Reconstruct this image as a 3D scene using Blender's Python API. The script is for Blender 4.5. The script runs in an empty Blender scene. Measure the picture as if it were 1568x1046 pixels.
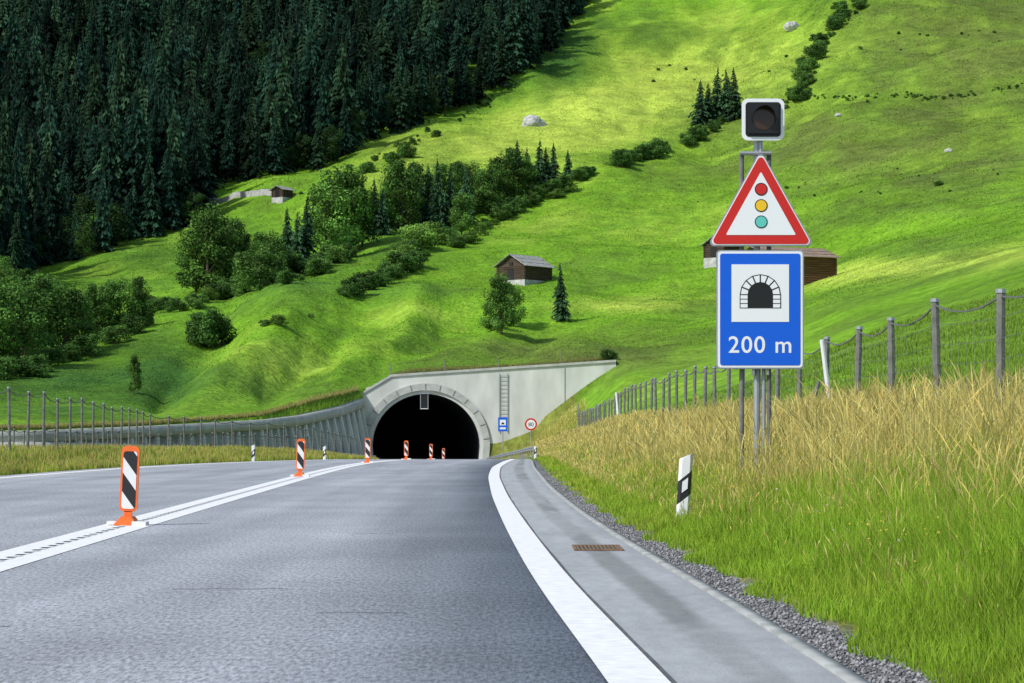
import bpy, math, random, bmesh
import numpy as np
from mathutils import Vector, Matrix
random.seed(7); rng=np.random.default_rng(11)
S=bpy.context.scene
F=3500.0; CX=784.0; CY=662.0; EYE=1.2
# ------------------------------------------------------------------ helpers
def ss(t):
    t=np.clip(t,0,1); return t*t*(3-2*t)
_tab=np.random.default_rng(5).random((256,256))
def vnoise(x,y):
    xi=np.floor(x).astype(int); yi=np.floor(y).astype(int); fx=ss(x-xi); fy=ss(y-yi)
    a=_tab[xi&255,yi&255]; b=_tab[(xi+1)&255,yi&255]; c=_tab[xi&255,(yi+1)&255]; d=_tab[(xi+1)&255,(yi+1)&255]
    return (a*(1-fx)+b*fx)*(1-fy)+(c*(1-fx)+d*fx)*fy
def fbm(x,y,o=4):
    r=0;a=.5
    for i in range(o):
        r=r+a*(vnoise(x*2**i+17.3*i,y*2**i+5.1*i)*2-1); a*=.5
    return r
YY=np.arange(-60,420,.5)
def path(pts,sig=7):
    p=np.array(pts,float); v=np.interp(YY,p[:,0],p[:,1])
    k=np.exp(-.5*(np.arange(-40,41)*.5/sig)**2); k/=k.sum()
    v=np.convolve(np.pad(v,40,mode='edge'),k,'valid')
    return lambda y: np.interp(y,YY,v)
zr=lambda y: -0.00008*np.maximum(np.minimum(y,260)-65,0)**2
xc=path([(-60,-4.0),(11,-4.5),(21,-4.75),(29,-4.95),(42,-5.25),(59,-5.6),(80,-5.95),(95,-6.05),(123,-5.75),(150,-5.4),(180,-5.6),(205,-6.6),(233,-8.4),(300,-14)],4)
xr=path([(-60,1.1),(5,.8),(10.9,.63),(14.6,.46),(19.3,.30),(29.4,.05),(42.9,-.23),(61.8,-.5),(79,-.55),(105,-.22),(125,.05),(150,-.2),(180,-1.2),(205,-2.2),(233,-3.9),(300,-9.5)],3)
xk=path([(-60,2.0),(5,1.78),(10.9,1.71),(15.4,1.62),(22.3,1.38),(33.3,1.1),(50.6,.88),(79,.81),(110,1.0),(150,.95),(180,.1),(205,-1.2),(233,-3.0),(300,-8.5)],3)
xl=path([(-60,-13.6),(40,-13.5),(59,-13.4),(76,-13.0),(90,-12.2),(104,-10.9),(122,-9.5),(150,-9.3),(180,-9.6),(205,-10.8),(233,-13.0),(300,-18.6)],3)
# ------------------------------------------------------------------ terrain
far=[(1000,-170),(1300,-300)]
TH={-1200:[(155,668),(190,650),(230,610),(300,560),(360,500),(420,450),(480,420),(560,330),(650,200),(800,0)],
 50:[(176,662),(195,648),(230,605),(300,560),(360,500),(420,450),(480,410),(560,330),(650,210),(800,10)],
 200:[(186,657),(215,632),(240,605),(280,575),(330,520),(400,460),(450,410),(560,310),(650,205),(800,10)],
 290:[(195,652),(225,625),(255,595),(300,550),(345,500),(400,450),(460,400),(560,315),(650,200),(800,10)],
 420:[(207,644),(235,600),(255,565),(285,525),(320,490),(380,450),(450,390),(540,300),(640,200),(800,5)],
 560:[(234,607),(250,578),(280,530),(310,495),(350,465),(400,430),(450,380),(520,305),(620,205),(710,115),(830,0)],
 610:[(234,577),(260,553),(300,515),(340,480),(390,437),(450,375),(520,300),(620,205),(720,110),(830,0)],
 800:[(234,567),(260,552),(300,515),(340,480),(390,437),(450,370),(520,300),(620,205),(720,105),(830,0)],
 945:[(234,555),(260,535),(300,505),(340,475),(390,435),(450,370),(520,300),(620,202),(720,102),(830,0)],
 1100:[(234,535),(240,530),(300,490),(340,460),(390,430),(450,370),(520,300),(620,200),(720,100),(830,0)],
 1300:[(234,458),(260,440),(330,390),(420,320),(520,230),(620,130),(740,20),(830,-60)],
 1568:[(234,379),(240,375),(300,340),(400,270),(500,190),(600,100),(700,10),(830,-110)],
 2800:[(234,300),(300,250),(400,190),(500,120),(600,40),(700,-50),(830,-170)]}
TN={700:[(5,900),(233,760)],820:[(5,900),(200,720),(233,674)],850:[(5,900),(205,690),(233,645)],900:[(5,900),(184,680),(210,650),(233,597)],
 950:[(5,900),(121,690),(160,650),(200,610),(233,556)],
 1100:[(5,900),(68,682),(100,640),(150,600),(200,560),(233,536)],
 1300:[(5,900),(41,692),(60,622),(100,560),(150,520),(200,480),(233,459)],
 1568:[(5,900),(27,702),(38,650),(60,565),(100,490),(150,440),(200,400),(233,380)],
 2800:[(5,900),(11,745),(16,650),(30,560),(60,470),(100,410),(150,370),(200,330),(233,301)]}
def mkgrid(T,ds,blur):
    cols=sorted(T); pxs=np.arange(-1200,2801,10.0)
    M=np.array([[np.interp(d,[q[0] for q in T[c]],[q[1] for q in T[c]]) for d in ds] for c in cols])
    G=np.array([np.interp(pxs,cols,M[:,j]) for j in range(len(ds))])
    if blur:
        k=np.exp(-.5*(np.arange(-12,13)*10/blur)**2);k/=k.sum()
        G=np.array([np.convolve(np.pad(r,12,mode='edge'),k,'valid') for r in G])
    return pxs,G
for c in TH: TH[c]=TH[c]+far
DH=np.arange(150,1301,4.0); DN=np.arange(5,234.5,1.0)
PX,GH=mkgrid(TH,DH,22)
_,GN=mkgrid(TN,DN,12)
kk=np.exp(-.5*(np.arange(-8,9)*4/12)**2);kk/=kk.sum()
GH=np.array([np.convolve(np.pad(GH[:,j],8,mode='reflect',reflect_type='odd'),kk,'valid') for j in range(GH.shape[1])]).T
def bil(G,D,px,d):
    a=np.clip((px-PX[0])/10,0,len(PX)-1.001); b=np.clip((d-D[0])/(D[1]-D[0]),0,len(D)-1.001)
    i=a.astype(int);j=b.astype(int);fa=a-i;fb=b-j
    return (G[j,i]*(1-fa)+G[j,i+1]*fa)*(1-fb)+(G[j+1,i]*(1-fa)+G[j+1,i+1]*fa)*fb
_dw=[(-1200,155),(-200,168),(50,175),(200,185),(300,195),(400,205),(460,215),(520,225),(560,233),(2800,233)]
def dwall(px): return np.interp(px,[q[0] for q in _dw],[q[1] for q in _dw])
_ridges=[([640,560,480],[300,370,450],3.0,46),([620,560,500],[500,560,640],2.4,34),([620,560,500],[235,285,345],-1.5,26),([600,540,480],[420,480,560],-1.2,24),([560,500,470],[690,780,860],1.5,40),([520,480,450],[880,1000,1120],1.6,50)]
def z_hill(px,d):
    px=np.asarray(px,float); d=np.asarray(d,float)
    py=bil(GH,DH,px,d); z=EYE+(CY-py)/F*d
    X=(px-CX)/F*d
    fade=ss((d-dwall(px)-3)/30)
    nz=fbm(X/60+3,d/60+9,3)*4.6+fbm(X/17,d/26,4)*1.7+fbm(X/4.5+8,d/6,3)*.5
    nz=nz*fade*np.clip(d/420,.5,1.6)
    for ys,xs,A,w in _ridges:
        pc=np.interp(-py,[-v for v in ys],xs); win=ss((py-430)/60)*ss((640-py)/40)
        wob=fbm(px/60+A*9,py/50,3)*28
        nz=nz+A*np.exp(-((px-pc+wob)/w)**2)*win*fade
    t=np.exp(-((px-1400)/300)**2)
    nz=nz+t*fade*1.5*np.sin(z/5.0+fbm(X/40,d/40,2)*3)
    return z+nz
def z_near(X,Y):
    X=np.asarray(X,float);Y=np.asarray(Y,float)
    r=zr(Y); k=xk(Y); l=xl(Y)
    B=0.9+.55*np.exp(-((Y-110)/42)**2)
    t=(X-(k+.45))/(6.1-k-.45)
    rise=np.where(t<1,ss(t),1+.0*t)
    z=np.where(X>k+.45, r+(B-r)*rise, r)
    u=(l-1.0-X)/4.5
    z=np.where(X<l-1.0, r+.42*ss(u), z)
    inroad=(X>l-.95)&(X<k-.02)
    z=np.where(inroad,r-.14,z)
    z=np.where((X>=k-.02)&(X<=k+.45),r-.035,z)
    nn=fbm(X/1.7,Y/2.3,3)*.14*ss((X-k-.5)/1.2)+fbm(X/1.7,Y/2.3,3)*.14*ss((l-1.2-X)/1.2)
    z=z+nn
    px=CX+F*X/np.maximum(Y,4.)
    py=bil(GN,DN,px,np.clip(Y,5,233.9)); zt=EYE+(CY-py)/F*Y + fbm(X/9,Y/9,3)*.6*ss((Y-25)/60)*ss((233-Y)/25)
    wgt=np.where(Y>120,ss((X-2.0)/1.5),ss((X-4.2)/2.2))*((px>780)&(Y>8))
    z=z+np.maximum(zt-z,0)*wgt
    return z
def ground(X,Y):
    X=np.atleast_1d(np.asarray(X,float));Y=np.atleast_1d(np.asarray(Y,float))
    px=CX+F*X/np.maximum(Y,4.)
    return np.where(Y<dwall(px)+.6, z_near(X,Y), z_hill(px,np.maximum(Y,150)))
def find_d(px,py):
    ds=np.arange(float(dwall(px))+1.5,1150,1.0); z=z_hill(np.full_like(ds,px),ds)
    yy=CY-(z-EYE)/ds*F
    idx=np.where(yy<=py)[0]
    return ds[idx[0]] if len(idx) else 1000.
# ------------------------------------------------------------------ materials
def newmat(name):
    m=bpy.data.materials.new(name); m.use_nodes=True; nt=m.node_tree
    return m,nt,nt.nodes['Principled BSDF']
def simple(name,col,rough=.6,metal=0,noise=0.0,scale=8,bump=0.0,spec=.4,stretch=None):
    m,nt,b=newmat(name); b.inputs['Roughness'].default_value=rough; b.inputs['Metallic'].default_value=metal
    b.inputs['Specular IOR Level'].default_value=spec
    if noise or bump:
        g=nt.nodes.new('ShaderNodeNewGeometry'); n=nt.nodes.new('ShaderNodeTexNoise'); n.inputs['Scale'].default_value=scale; n.inputs['Detail'].default_value=6
        mp=nt.nodes.new('ShaderNodeMapping'); nt.links.new(g.outputs['Position'],mp.inputs[0])
        if stretch: mp.inputs['Scale'].default_value=stretch
        nt.links.new(mp.outputs[0],n.inputs['Vector'])
        r=nt.nodes.new('ShaderNodeValToRGB'); r.color_ramp.elements[0].position=.3; r.color_ramp.elements[1].position=.7
        r.color_ramp.elements[0].color=tuple(c*(1-noise) for c in col)+(1,); r.color_ramp.elements[1].color=tuple(min(1,c*(1+noise)) for c in col)+(1,)
        nt.links.new(n.outputs[0],r.inputs[0]); nt.links.new(r.outputs[0],b.inputs['Base Color'])
        if bump:
            bp=nt.nodes.new('ShaderNodeBump'); bp.inputs['Strength'].default_value=bump; bp.inputs['Distance'].default_value=.05; nt.links.new(n.outputs[0],bp.inputs['Height']); nt.links.new(bp.outputs[0],b.inputs['Normal'])
    else: b.inputs['Base Color'].default_value=tuple(col)+(1,)
    return m
def vcol_mat(name,scales=((.9,.35),(7,.3)),rough=.9,trans=0.0,bump=0,randobj=0.0,spec=.1,stretch=None):
    m,nt,b=newmat(name); N=nt.nodes;L=nt.links
    b.inputs['Roughness'].default_value=rough; b.inputs['Specular IOR Level'].default_value=spec
    a=N.new('ShaderNodeAttribute'); a.attribute_name='Col'; cur=a.outputs['Color']; last=None
    g=N.new('ShaderNodeNewGeometry'); pos=g.outputs['Position']
    if stretch:
        mp=N.new('ShaderNodeMapping'); mp.inputs['Scale'].default_value=stretch; L.new(pos,mp.inputs[0]); pos=mp.outputs[0]
    for sc,amt in scales:
        n=N.new('ShaderNodeTexNoise'); n.inputs['Scale'].default_value=sc; n.inputs['Detail'].default_value=5; L.new(pos,n.inputs['Vector'])
        mr=N.new('ShaderNodeMapRange'); mr.inputs['From Min'].default_value=.28; mr.inputs['From Max'].default_value=.72; mr.inputs['To Min'].default_value=1-amt; mr.inputs['To Max'].default_value=1+amt
        L.new(n.outputs[0],mr.inputs['Value'])
        v=N.new('ShaderNodeVectorMath'); v.operation='SCALE'; L.new(cur,v.inputs[0]); L.new(mr.outputs[0],v.inputs['Scale']); cur=v.outputs[0]; last=n
    if randobj:
        o=N.new('ShaderNodeObjectInfo'); mr=N.new('ShaderNodeMapRange'); mr.inputs['To Min'].default_value=1-randobj; mr.inputs['To Max'].default_value=1+randobj; L.new(o.outputs['Random'],mr.inputs['Value'])
        v=N.new('ShaderNodeVectorMath'); v.operation='SCALE'; L.new(cur,v.inputs[0]); L.new(mr.outputs[0],v.inputs['Scale']); cur=v.outputs[0]
    L.new(cur,b.inputs['Base Color'])
    if bump and last:
        bp=N.new('ShaderNodeBump'); bp.inputs['Strength'].default_value=bump; bp.inputs['Distance'].default_value=.5; L.new(last.outputs[0],bp.inputs['Height']); L.new(bp.outputs[0],b.inputs['Normal'])
    if trans:
        t=N.new('ShaderNodeBsdfTranslucent'); L.new(cur,t.inputs[0]); mx=N.new('ShaderNodeMixShader'); mx.inputs[0].default_value=trans
        L.new(b.outputs[0],mx.inputs[1]); L.new(t.outputs[0],mx.inputs[2]); L.new(mx.outputs[0],N['Material Output'].inputs[0])
    return m
M={}
M['terrain']=vcol_mat('meadow_grass',((.035,.2),(.25,.26),(1.5,.34)),bump=.9)
M['blade']=vcol_mat('grass_blades',((.6,.22),),rough=.7,trans=.35,spec=.2)
M['leaf']=vcol_mat('foliage',((.5,.3),),rough=.7,trans=.25,randobj=.3,spec=.15)
M['needle']=vcol_mat('conifer_needles',((.4,.3),),rough=.85,randobj=.35,spec=.08)
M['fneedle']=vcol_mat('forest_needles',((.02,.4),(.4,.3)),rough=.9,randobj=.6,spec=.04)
M['shoulder']=vcol_mat('shoulder_concrete',((1.3,.10),(9,.10),(60,.12)),rough=.85,spec=.2,stretch=(1,.35,1))
M['stones']=vcol_mat('gravel_stones',((20,.2),),rough=.95)
M['bark']=simple('bark',(.09,.07,.05),.95,noise=.4,scale=6)
M['white']=simple('white_paint',(.72,.73,.74),.6,noise=.08,scale=3)
M['roadline']=simple('road_marking_paint',(.80,.80,.79),.7,noise=.1,scale=9)
M['grey']=simple('galvanised_steel',(.33,.35,.37),.45,metal=.4,noise=.12,scale=5)
M['darkpost']=simple('weathered_post',(.15,.15,.14),.8,noise=.3,scale=7)
M['wire']=simple('fence_wire',(.16,.17,.16),.6,metal=.3)
M['red']=simple('red_sheeting',(.58,.02,.015),.35)
M['signwhite']=simple('white_sheeting',(.8,.82,.84),.35)
M['blue']=simple('blue_sheeting',(.003,.11,.66),.35)
M['black']=simple('black_enamel',(.012,.012,.013),.4)
M['yellow']=simple('yellow_sheeting',(.85,.52,.02),.4)
M['teal']=simple('green_sheeting',(.12,.55,.48),.4)
M['orange']=simple('orange_plastic',(.85,.16,.03),.45,noise=.08,scale=12)
M['rust']=simple('rusty_iron',(.20,.13,.085),.85,noise=.35,scale=25)
M['concrete']=simple('concrete_wall',(.56,.57,.53),.85,noise=.16,scale=.55,bump=.15,stretch=(1.2,1,.45))
M['concrete2']=simple('mossy_concrete',(.29,.32,.27),.9,noise=.3,scale=.9)
M['ringc']=simple('arch_concrete',(.42,.43,.40),.9,noise=.18,scale=1.3)
M['bore']=simple('shaded_tunnel_lining',(.018,.019,.022),.9,noise=.2,scale=1)  # concrete lining; the tunnel's inner darkness is put into its colour
M['kerb']=simple('kerb_concrete',(.32,.33,.32),.9,noise=.3,scale=3)
M['stone']=simple('rock',(.42,.42,.41),.9,noise=.3,scale=1.2,bump=.5)
M['log']=simple('log_wall',(.065,.045,.03),.9,noise=.5,scale=1.2,bump=.5,stretch=(.4,.4,6))
M['logwarm']=simple('log_wall_warm',(.12,.06,.028),.9,noise=.4,scale=1.2,bump=.4,stretch=(.4,.4,6))
M['roof']=simple('shingle_roof',(.32,.32,.30),.9,noise=.4,scale=2.2,bump=.4)
M['roofbrown']=simple('shingle_roof_brown',(.26,.19,.14),.9,noise=.35,scale=2.2,bump=.4)
M['lens']=simple('lamp_lens',(.05,.02,.008),.15)
M['tar']=simple('tar_seam',(.10,.105,.11),.8,noise=.3,scale=6)
def asphalt():
    m,nt,b=newmat('asphalt');N=nt.nodes;L=nt.links
    g=N.new('ShaderNodeNewGeometry')
    mp=N.new('ShaderNodeMapping'); mp.inputs['Scale'].default_value=(1.1,.06,1); L.new(g.outputs['Position'],mp.inputs[0])
    n1=N.new('ShaderNodeTexNoise'); n1.inputs['Scale'].default_value=1.0; n1.inputs['Detail'].default_value=4; L.new(mp.outputs[0],n1.inputs['Vector'])
    mp2=N.new('ShaderNodeMapping'); mp2.inputs['Scale'].default_value=(1,.22,1); L.new(g.outputs['Position'],mp2.inputs[0])
    n2=N.new('ShaderNodeTexNoise'); n2.inputs['Scale'].default_value=36; n2.inputs['Detail'].default_value=4; n2.inputs['Roughness'].default_value=.85; L.new(mp2.outputs[0],n2.inputs['Vector'])
    n3=N.new('ShaderNodeTexNoise'); n3.inputs['Scale'].default_value=.35; n3.inputs['Detail'].default_value=5; L.new(g.outputs['Position'],n3.inputs['Vector'])
    def mr(src,a,b_,c,d):
        r=N.new('ShaderNodeMapRange'); r.inputs['From Min'].default_value=a; r.inputs['From Max'].default_value=b_; r.inputs['To Min'].default_value=c; r.inputs['To Max'].default_value=d; L.new(src,r.inputs[0]); return r.outputs[0]
    def mul(a,b_):
        u=N.new('ShaderNodeMath'); u.operation='MULTIPLY'; L.new(a,u.inputs[0]); L.new(b_,u.inputs[1]); return u.outputs[0]
    f=mul(mul(mr(n1.outputs[0],.3,.7,.80,1.14),mr(n2.outputs[0],.38,.62,.58,1.5)),mr(n3.outputs[0],.35,.65,.90,1.08))
    c=N.new('ShaderNodeVectorMath'); c.operation='SCALE'; c.inputs[0].default_value=(.325,.34,.365); L.new(f,c.inputs['Scale'])
    L.new(c.outputs[0],b.inputs['Base Color']); b.inputs['Roughness'].default_value=.9; b.inputs['Specular IOR Level'].default_value=.2
    return m
M['asphalt']=asphalt()
def stripes(name,slope,period,frac,axoff=0.0,lo=None,hi=None):
    m,nt,b=newmat(name);N=nt.nodes;L=nt.links
    t=N.new('ShaderNodeTexCoord'); s=N.new('ShaderNodeSeparateXYZ'); L.new(t.outputs['Object'],s.inputs[0])
    a=N.new('ShaderNodeMath');a.operation='MULTIPLY_ADD';a.inputs[1].default_value=slope;L.new(s.outputs['X'],a.inputs[0]);L.new(s.outputs['Z'],a.inputs[2])
    o=N.new('ShaderNodeMath');o.operation='ADD';o.inputs[1].default_value=axoff;L.new(a.outputs[0],o.inputs[0])
    if lo is None:
        d=N.new('ShaderNodeMath');d.operation='DIVIDE';d.inputs[1].default_value=period;L.new(o.outputs[0],d.inputs[0])
        f=N.new('ShaderNodeMath');f.operation='FRACT';L.new(d.outputs[0],f.inputs[0])
        c=N.new('ShaderNodeMath');c.operation='LESS_THAN';c.inputs[1].default_value=frac;L.new(f.outputs[0],c.inputs[0]);out=c.outputs[0]
    else:
        c1=N.new('ShaderNodeMath');c1.operation='GREATER_THAN';c1.inputs[1].default_value=lo;L.new(o.outputs[0],c1.inputs[0])
        c2=N.new('ShaderNodeMath');c2.operation='LESS_THAN';c2.inputs[1].default_value=hi;L.new(o.outputs[0],c2.inputs[0])
        c=N.new('ShaderNodeMath');c.operation='MULTIPLY';L.new(c1.outputs[0],c.inputs[0]);L.new(c2.outputs[0],c.inputs[1]);out=c.outputs[0]
    mx=N.new('ShaderNodeMix');mx.data_type='RGBA';mx.inputs[6].default_value=(.76,.77,.76,1);mx.inputs[7].default_value=(.015,.015,.016,1)
    L.new(out,mx.inputs[0]);L.new(mx.outputs[2],b.inputs['Base Color']);b.inputs['Roughness'].default_value=.5
    return m
M['chev']=stripes('chevron_sheeting',1.3,.44,.55,.12)
M['delin']=stripes('delineator_band',-.9,1,1,0,.50,.80)
# ------------------------------------------------------------------ mesh builders
def npmesh(name,V,T,cols=None,mats=(),matidx=None,smooth=False,link=True):
    V=np.ascontiguousarray(V,np.float32);T=np.ascontiguousarray(T,np.int32);k=T.shape[1]
    me=bpy.data.meshes.new(name); me.vertices.add(len(V)); me.vertices.foreach_set('co',V.ravel())
    me.loops.add(T.size); me.loops.foreach_set('vertex_index',T.ravel())
    me.polygons.add(len(T)); me.polygons.foreach_set('loop_start',np.arange(0,T.size,k,dtype=np.int32))
    if matidx is not None: me.polygons.foreach_set('material_index',np.ascontiguousarray(matidx,np.int32))
    if smooth: me.polygons.foreach_set('use_smooth',np.ones(len(T),bool))
    me.update(calc_edges=True)
    if cols is not None:
        a=me.color_attributes.new('Col','FLOAT_COLOR','POINT'); c=np.ones((len(V),4),np.float32); c[:,:3]=cols; a.data.foreach_set('color',c.ravel())
    for m in mats: me.materials.append(M[m])
    if not link: return me
    ob=bpy.data.objects.new(name,me); S.collection.objects.link(ob); return ob
class MB:
    def __init__(s): s.v=[];s.f=[];s.m=[];s.mats=[]
    def mi(s,m):
        if m not in s.mats: s.mats.append(m)
        return s.mats.index(m)
    def add(s,vs,fs,m):
        o=len(s.v); s.v+= [tuple(v) for v in vs]; s.f+=[tuple(i+o for i in f) for f in fs]; s.m+=[s.mi(m)]*len(fs)
    def box(s,c,d,m,rot=None):
        x,y,z=[a/2 for a in d]; vs=[Vector((sx*x,sy*y,sz*z)) for sx in(-1,1) for sy in(-1,1) for sz in(-1,1)]
        if rot is not None: vs=[rot@v for v in vs]
        vs=[v+Vector(c) for v in vs]
        s.add(vs,[(0,1,3,2),(4,6,7,5),(0,4,5,1),(2,3,7,6),(0,2,6,4),(1,5,7,3)],m)
    def cyl(s,p0,p1,r0,r1,m,n=8,cap=True):
        p0=Vector(p0);p1=Vector(p1);d=(p1-p0).normalized();a=d.orthogonal().normalized();b=d.cross(a)
        vs=[p+(a*math.cos(2*math.pi*i/n)+b*math.sin(2*math.pi*i/n))*r for p,r in((p0,r0),(p1,r1)) for i in range(n)]
        fs=[(i,(i+1)%n,n+(i+1)%n,n+i) for i in range(n)]
        if cap: fs+=[tuple(range(n))[::-1],tuple(range(n,2*n))]
        s.add(vs,fs,m)
    def prism(s,pts,yf,yb,m):
        n=len(pts); vs=[(x,yf,z) for x,z in pts]+[(x,yb,z) for x,z in pts]
        s.add(vs,[tuple(range(n)),tuple(range(n,2*n))[::-1]]+[(i,n+i,n+(i+1)%n,(i+1)%n) for i in range(n)],m)
    def obj(s,name,parent=None,loc=(0,0,0),rot=None):
        me=bpy.data.meshes.new(name); me.from_pydata(s.v,[],s.f); 
        for m in s.mats: me.materials.append(M[m])
        me.polygons.foreach_set('material_index',s.m)
        me.update(); ob=bpy.data.objects.new(name,me); S.collection.objects.link(ob); ob.location=loc
        if rot: ob.rotation_euler=rot
        if parent: ob.parent=parent
        return ob
def empty(name,loc=(0,0,0),rot=(0,0,0)):
    e=bpy.data.objects.new(name,None); S.collection.objects.link(e); e.location=loc; e.rotation_euler=rot; e.empty_display_size=.2; return e
def rpoly(pts,r,n=5):
    out=[];N=len(pts)
    for i in range(N):
        p=Vector(pts[i]);a=(Vector(pts[i-1])-p).normalized();b=(Vector(pts[(i+1)%N])-p).normalized()
        ang=a.angle(b);t=r/math.tan(ang/2);c=p+(a+b).normalized()*(r/math.sin(ang/2))
        p0=p+a*t-c;p1=p+b*t-c;a0=math.atan2(p0.y,p0.x);a1=math.atan2(p1.y,p1.x);da=(a1-a0+math.pi)%(2*math.pi)-math.pi
        out+=[(c.x+r*math.cos(a0+da*k/n),c.y+r*math.sin(a0+da*k/n)) for k in range(n+1)]
    return out
def rect(x0,z0,x1,z1): return [(x0,z0),(x1,z0),(x1,z1),(x0,z1)]
def circ(x,z,r,n=28): return [(x+r*math.cos(2*math.pi*i/n),z+r*math.sin(2*math.pi*i/n)) for i in range(n)]
def holed(name,outer,holes,yf,yb,mat,parent):
    cu=bpy.data.curves.new(name,'CURVE');cu.dimensions='2D';cu.fill_mode='BOTH';cu.extrude=abs(yb-yf)/2
    for pl in [outer]+holes:
        sp=cu.splines.new('POLY');sp.points.add(len(pl)-1)
        for q,(x,z) in zip(sp.points,pl): q.co=(x,z,0,1)
        sp.use_cyclic_u=True
    ob=bpy.data.objects.new(name,cu);S.collection.objects.link(ob);bpy.context.view_layer.update()
    me=bpy.data.meshes.new_from_object(ob.evaluated_get(bpy.context.evaluated_depsgraph_get()))
    bpy.data.objects.remove(ob); me.materials.clear(); me.materials.append(M[mat])
    o=bpy.data.objects.new(name,me);S.collection.objects.link(o);o.rotation_euler=(math.pi/2,0,0);o.location=(0,(yf+yb)/2,0);o.parent=parent
    return o
def text(name,s,size,x,y,z,mat,parent,sx=1,sp=1.0):
    cu=bpy.data.curves.new(name,'FONT');cu.body=s;cu.size=size;cu.align_x='CENTER';cu.offset=.003;cu.extrude=.001;cu.space_character=sp
    ob=bpy.data.objects.new(name,cu);S.collection.objects.link(ob);bpy.context.view_layer.update()
    me=bpy.data.meshes.new_from_object(ob.evaluated_get(bpy.context.evaluated_depsgraph_get()));bpy.data.objects.remove(ob)
    me.materials.clear();me.materials.append(M[mat]);o=bpy.data.objects.new(name,me);S.collection.objects.link(o)
    o.rotation_euler=(math.pi/2,0,0);o.location=(x,y,z);o.scale=(sx,1,1);o.parent=parent;return o
# ------------------------------------------------------------------ build terrain mesh
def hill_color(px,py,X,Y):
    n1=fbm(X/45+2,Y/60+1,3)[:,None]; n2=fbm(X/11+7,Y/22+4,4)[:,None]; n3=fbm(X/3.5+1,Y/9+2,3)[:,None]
    lush=np.array([.145,.30,.016]); yel=np.array([.37,.48,.065]); olive=np.array([.12,.165,.03]); deep=np.array([.048,.125,.018])  # grass tints; bright and dark zones also have cloud light and shade painted in
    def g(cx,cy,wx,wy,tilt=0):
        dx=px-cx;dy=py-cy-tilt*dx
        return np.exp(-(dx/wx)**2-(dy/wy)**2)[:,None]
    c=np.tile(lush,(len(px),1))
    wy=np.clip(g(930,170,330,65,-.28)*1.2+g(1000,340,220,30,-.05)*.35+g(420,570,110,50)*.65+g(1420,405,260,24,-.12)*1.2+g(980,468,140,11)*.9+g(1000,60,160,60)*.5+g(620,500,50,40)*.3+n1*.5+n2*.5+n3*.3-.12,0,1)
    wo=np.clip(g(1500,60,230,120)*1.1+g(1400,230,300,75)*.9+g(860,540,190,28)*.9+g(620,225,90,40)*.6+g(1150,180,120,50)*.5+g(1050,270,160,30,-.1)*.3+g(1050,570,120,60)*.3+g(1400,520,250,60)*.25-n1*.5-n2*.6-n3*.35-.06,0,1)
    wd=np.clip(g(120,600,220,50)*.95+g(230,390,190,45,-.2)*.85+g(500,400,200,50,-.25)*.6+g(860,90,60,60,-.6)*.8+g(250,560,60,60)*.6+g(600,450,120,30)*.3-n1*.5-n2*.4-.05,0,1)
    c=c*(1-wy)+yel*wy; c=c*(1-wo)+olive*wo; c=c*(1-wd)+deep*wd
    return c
cols=np.concatenate([np.arange(-1200,-100,40.),np.arange(-100,1700,5.),np.arange(1700,2801,40.)]); nc=len(cols)
N1=110;N2=300
dw=dwall(cols)
u=np.linspace(0,1,N1)
Dn=5*np.exp(u[:,None]*np.log((dw[None,:]-.3)/5))
v=np.linspace(0,1,N2)
Dh=(dw[None,:]+1.0)*np.exp(v[:,None]*np.log(1280/(dw[None,:]+1.0)))
D=np.vstack([Dn,Dh]); P=np.tile(cols,(N1+N2,1)); X=(P-CX)/F*D
Z=np.empty_like(D); Z[:N1]=z_near(X[:N1],D[:N1]); Z[N1:]=z_hill(P[N1:],D[N1:])
PYv=CY-(Z-EYE)/D*F
V=np.stack([X,D,Z],-1).reshape(-1,3)
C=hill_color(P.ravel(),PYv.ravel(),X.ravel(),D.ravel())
nearm=(np.arange(N1+N2)<N1)[:,None]&np.ones(nc,bool)[None,:]
Xn=X.ravel();Yn=D.ravel();nm=nearm.ravel()
vm=(nm&((Xn<6.6)))[:,None]
nv=(fbm(Xn/1.5,Yn/4,3)[:,None]*.5+.5)
verge=np.array([.14,.19,.03])*(1-nv)+np.array([.26,.25,.06])*nv
C=np.where(vm,verge,C)
gm=(nm&(Xn>xk(Yn)-.1)&(Xn<xk(Yn)+.42))[:,None]
C=np.where(gm,np.array([.16,.16,.16])*(.7+.6*nv),C)
ii=np.arange((N1+N2-1)*nc).reshape(N1+N2-1,nc)[:,:-1]
T=np.stack([ii,ii+1,ii+nc+1,ii+nc],-1)
mask=np.ones(T.shape[:2],bool); mid=(cols[:-1]+cols[1:])/2
mask[N1-1,(mid>562)&(mid<742)]=False
T=T[mask]
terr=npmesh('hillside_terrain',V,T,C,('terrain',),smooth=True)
q=np.array([[-4000,-4000,-7],[4000,-4000,-7],[4000,6000,-7],[-4000,6000,-7.]],float)
npmesh('ground',q,np.array([[0,1,2,3]]),np.tile([.08,.15,.02],(4,1)),('terrain',))
gx=np.array([-60,-15,-13.9,2.1,3.2,6,12,60.]);gy=np.array([-60,-30,-10,0,5.2]);gz=np.array([1,.9,-.1,-.1,.1,.9,1.6,6.])
VX=[(x,y,z) for y in gy for x,z in zip(gx,gz)];n=len(gx)
npmesh('roadside_ground',np.array(VX),np.array([[j*n+i,j*n+i+1,(j+1)*n+i+1,(j+1)*n+i] for j in range(len(gy)-1) for i in range(n-1)]),np.tile([.13,.19,.03],(len(VX),1)),('terrain',))
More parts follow.
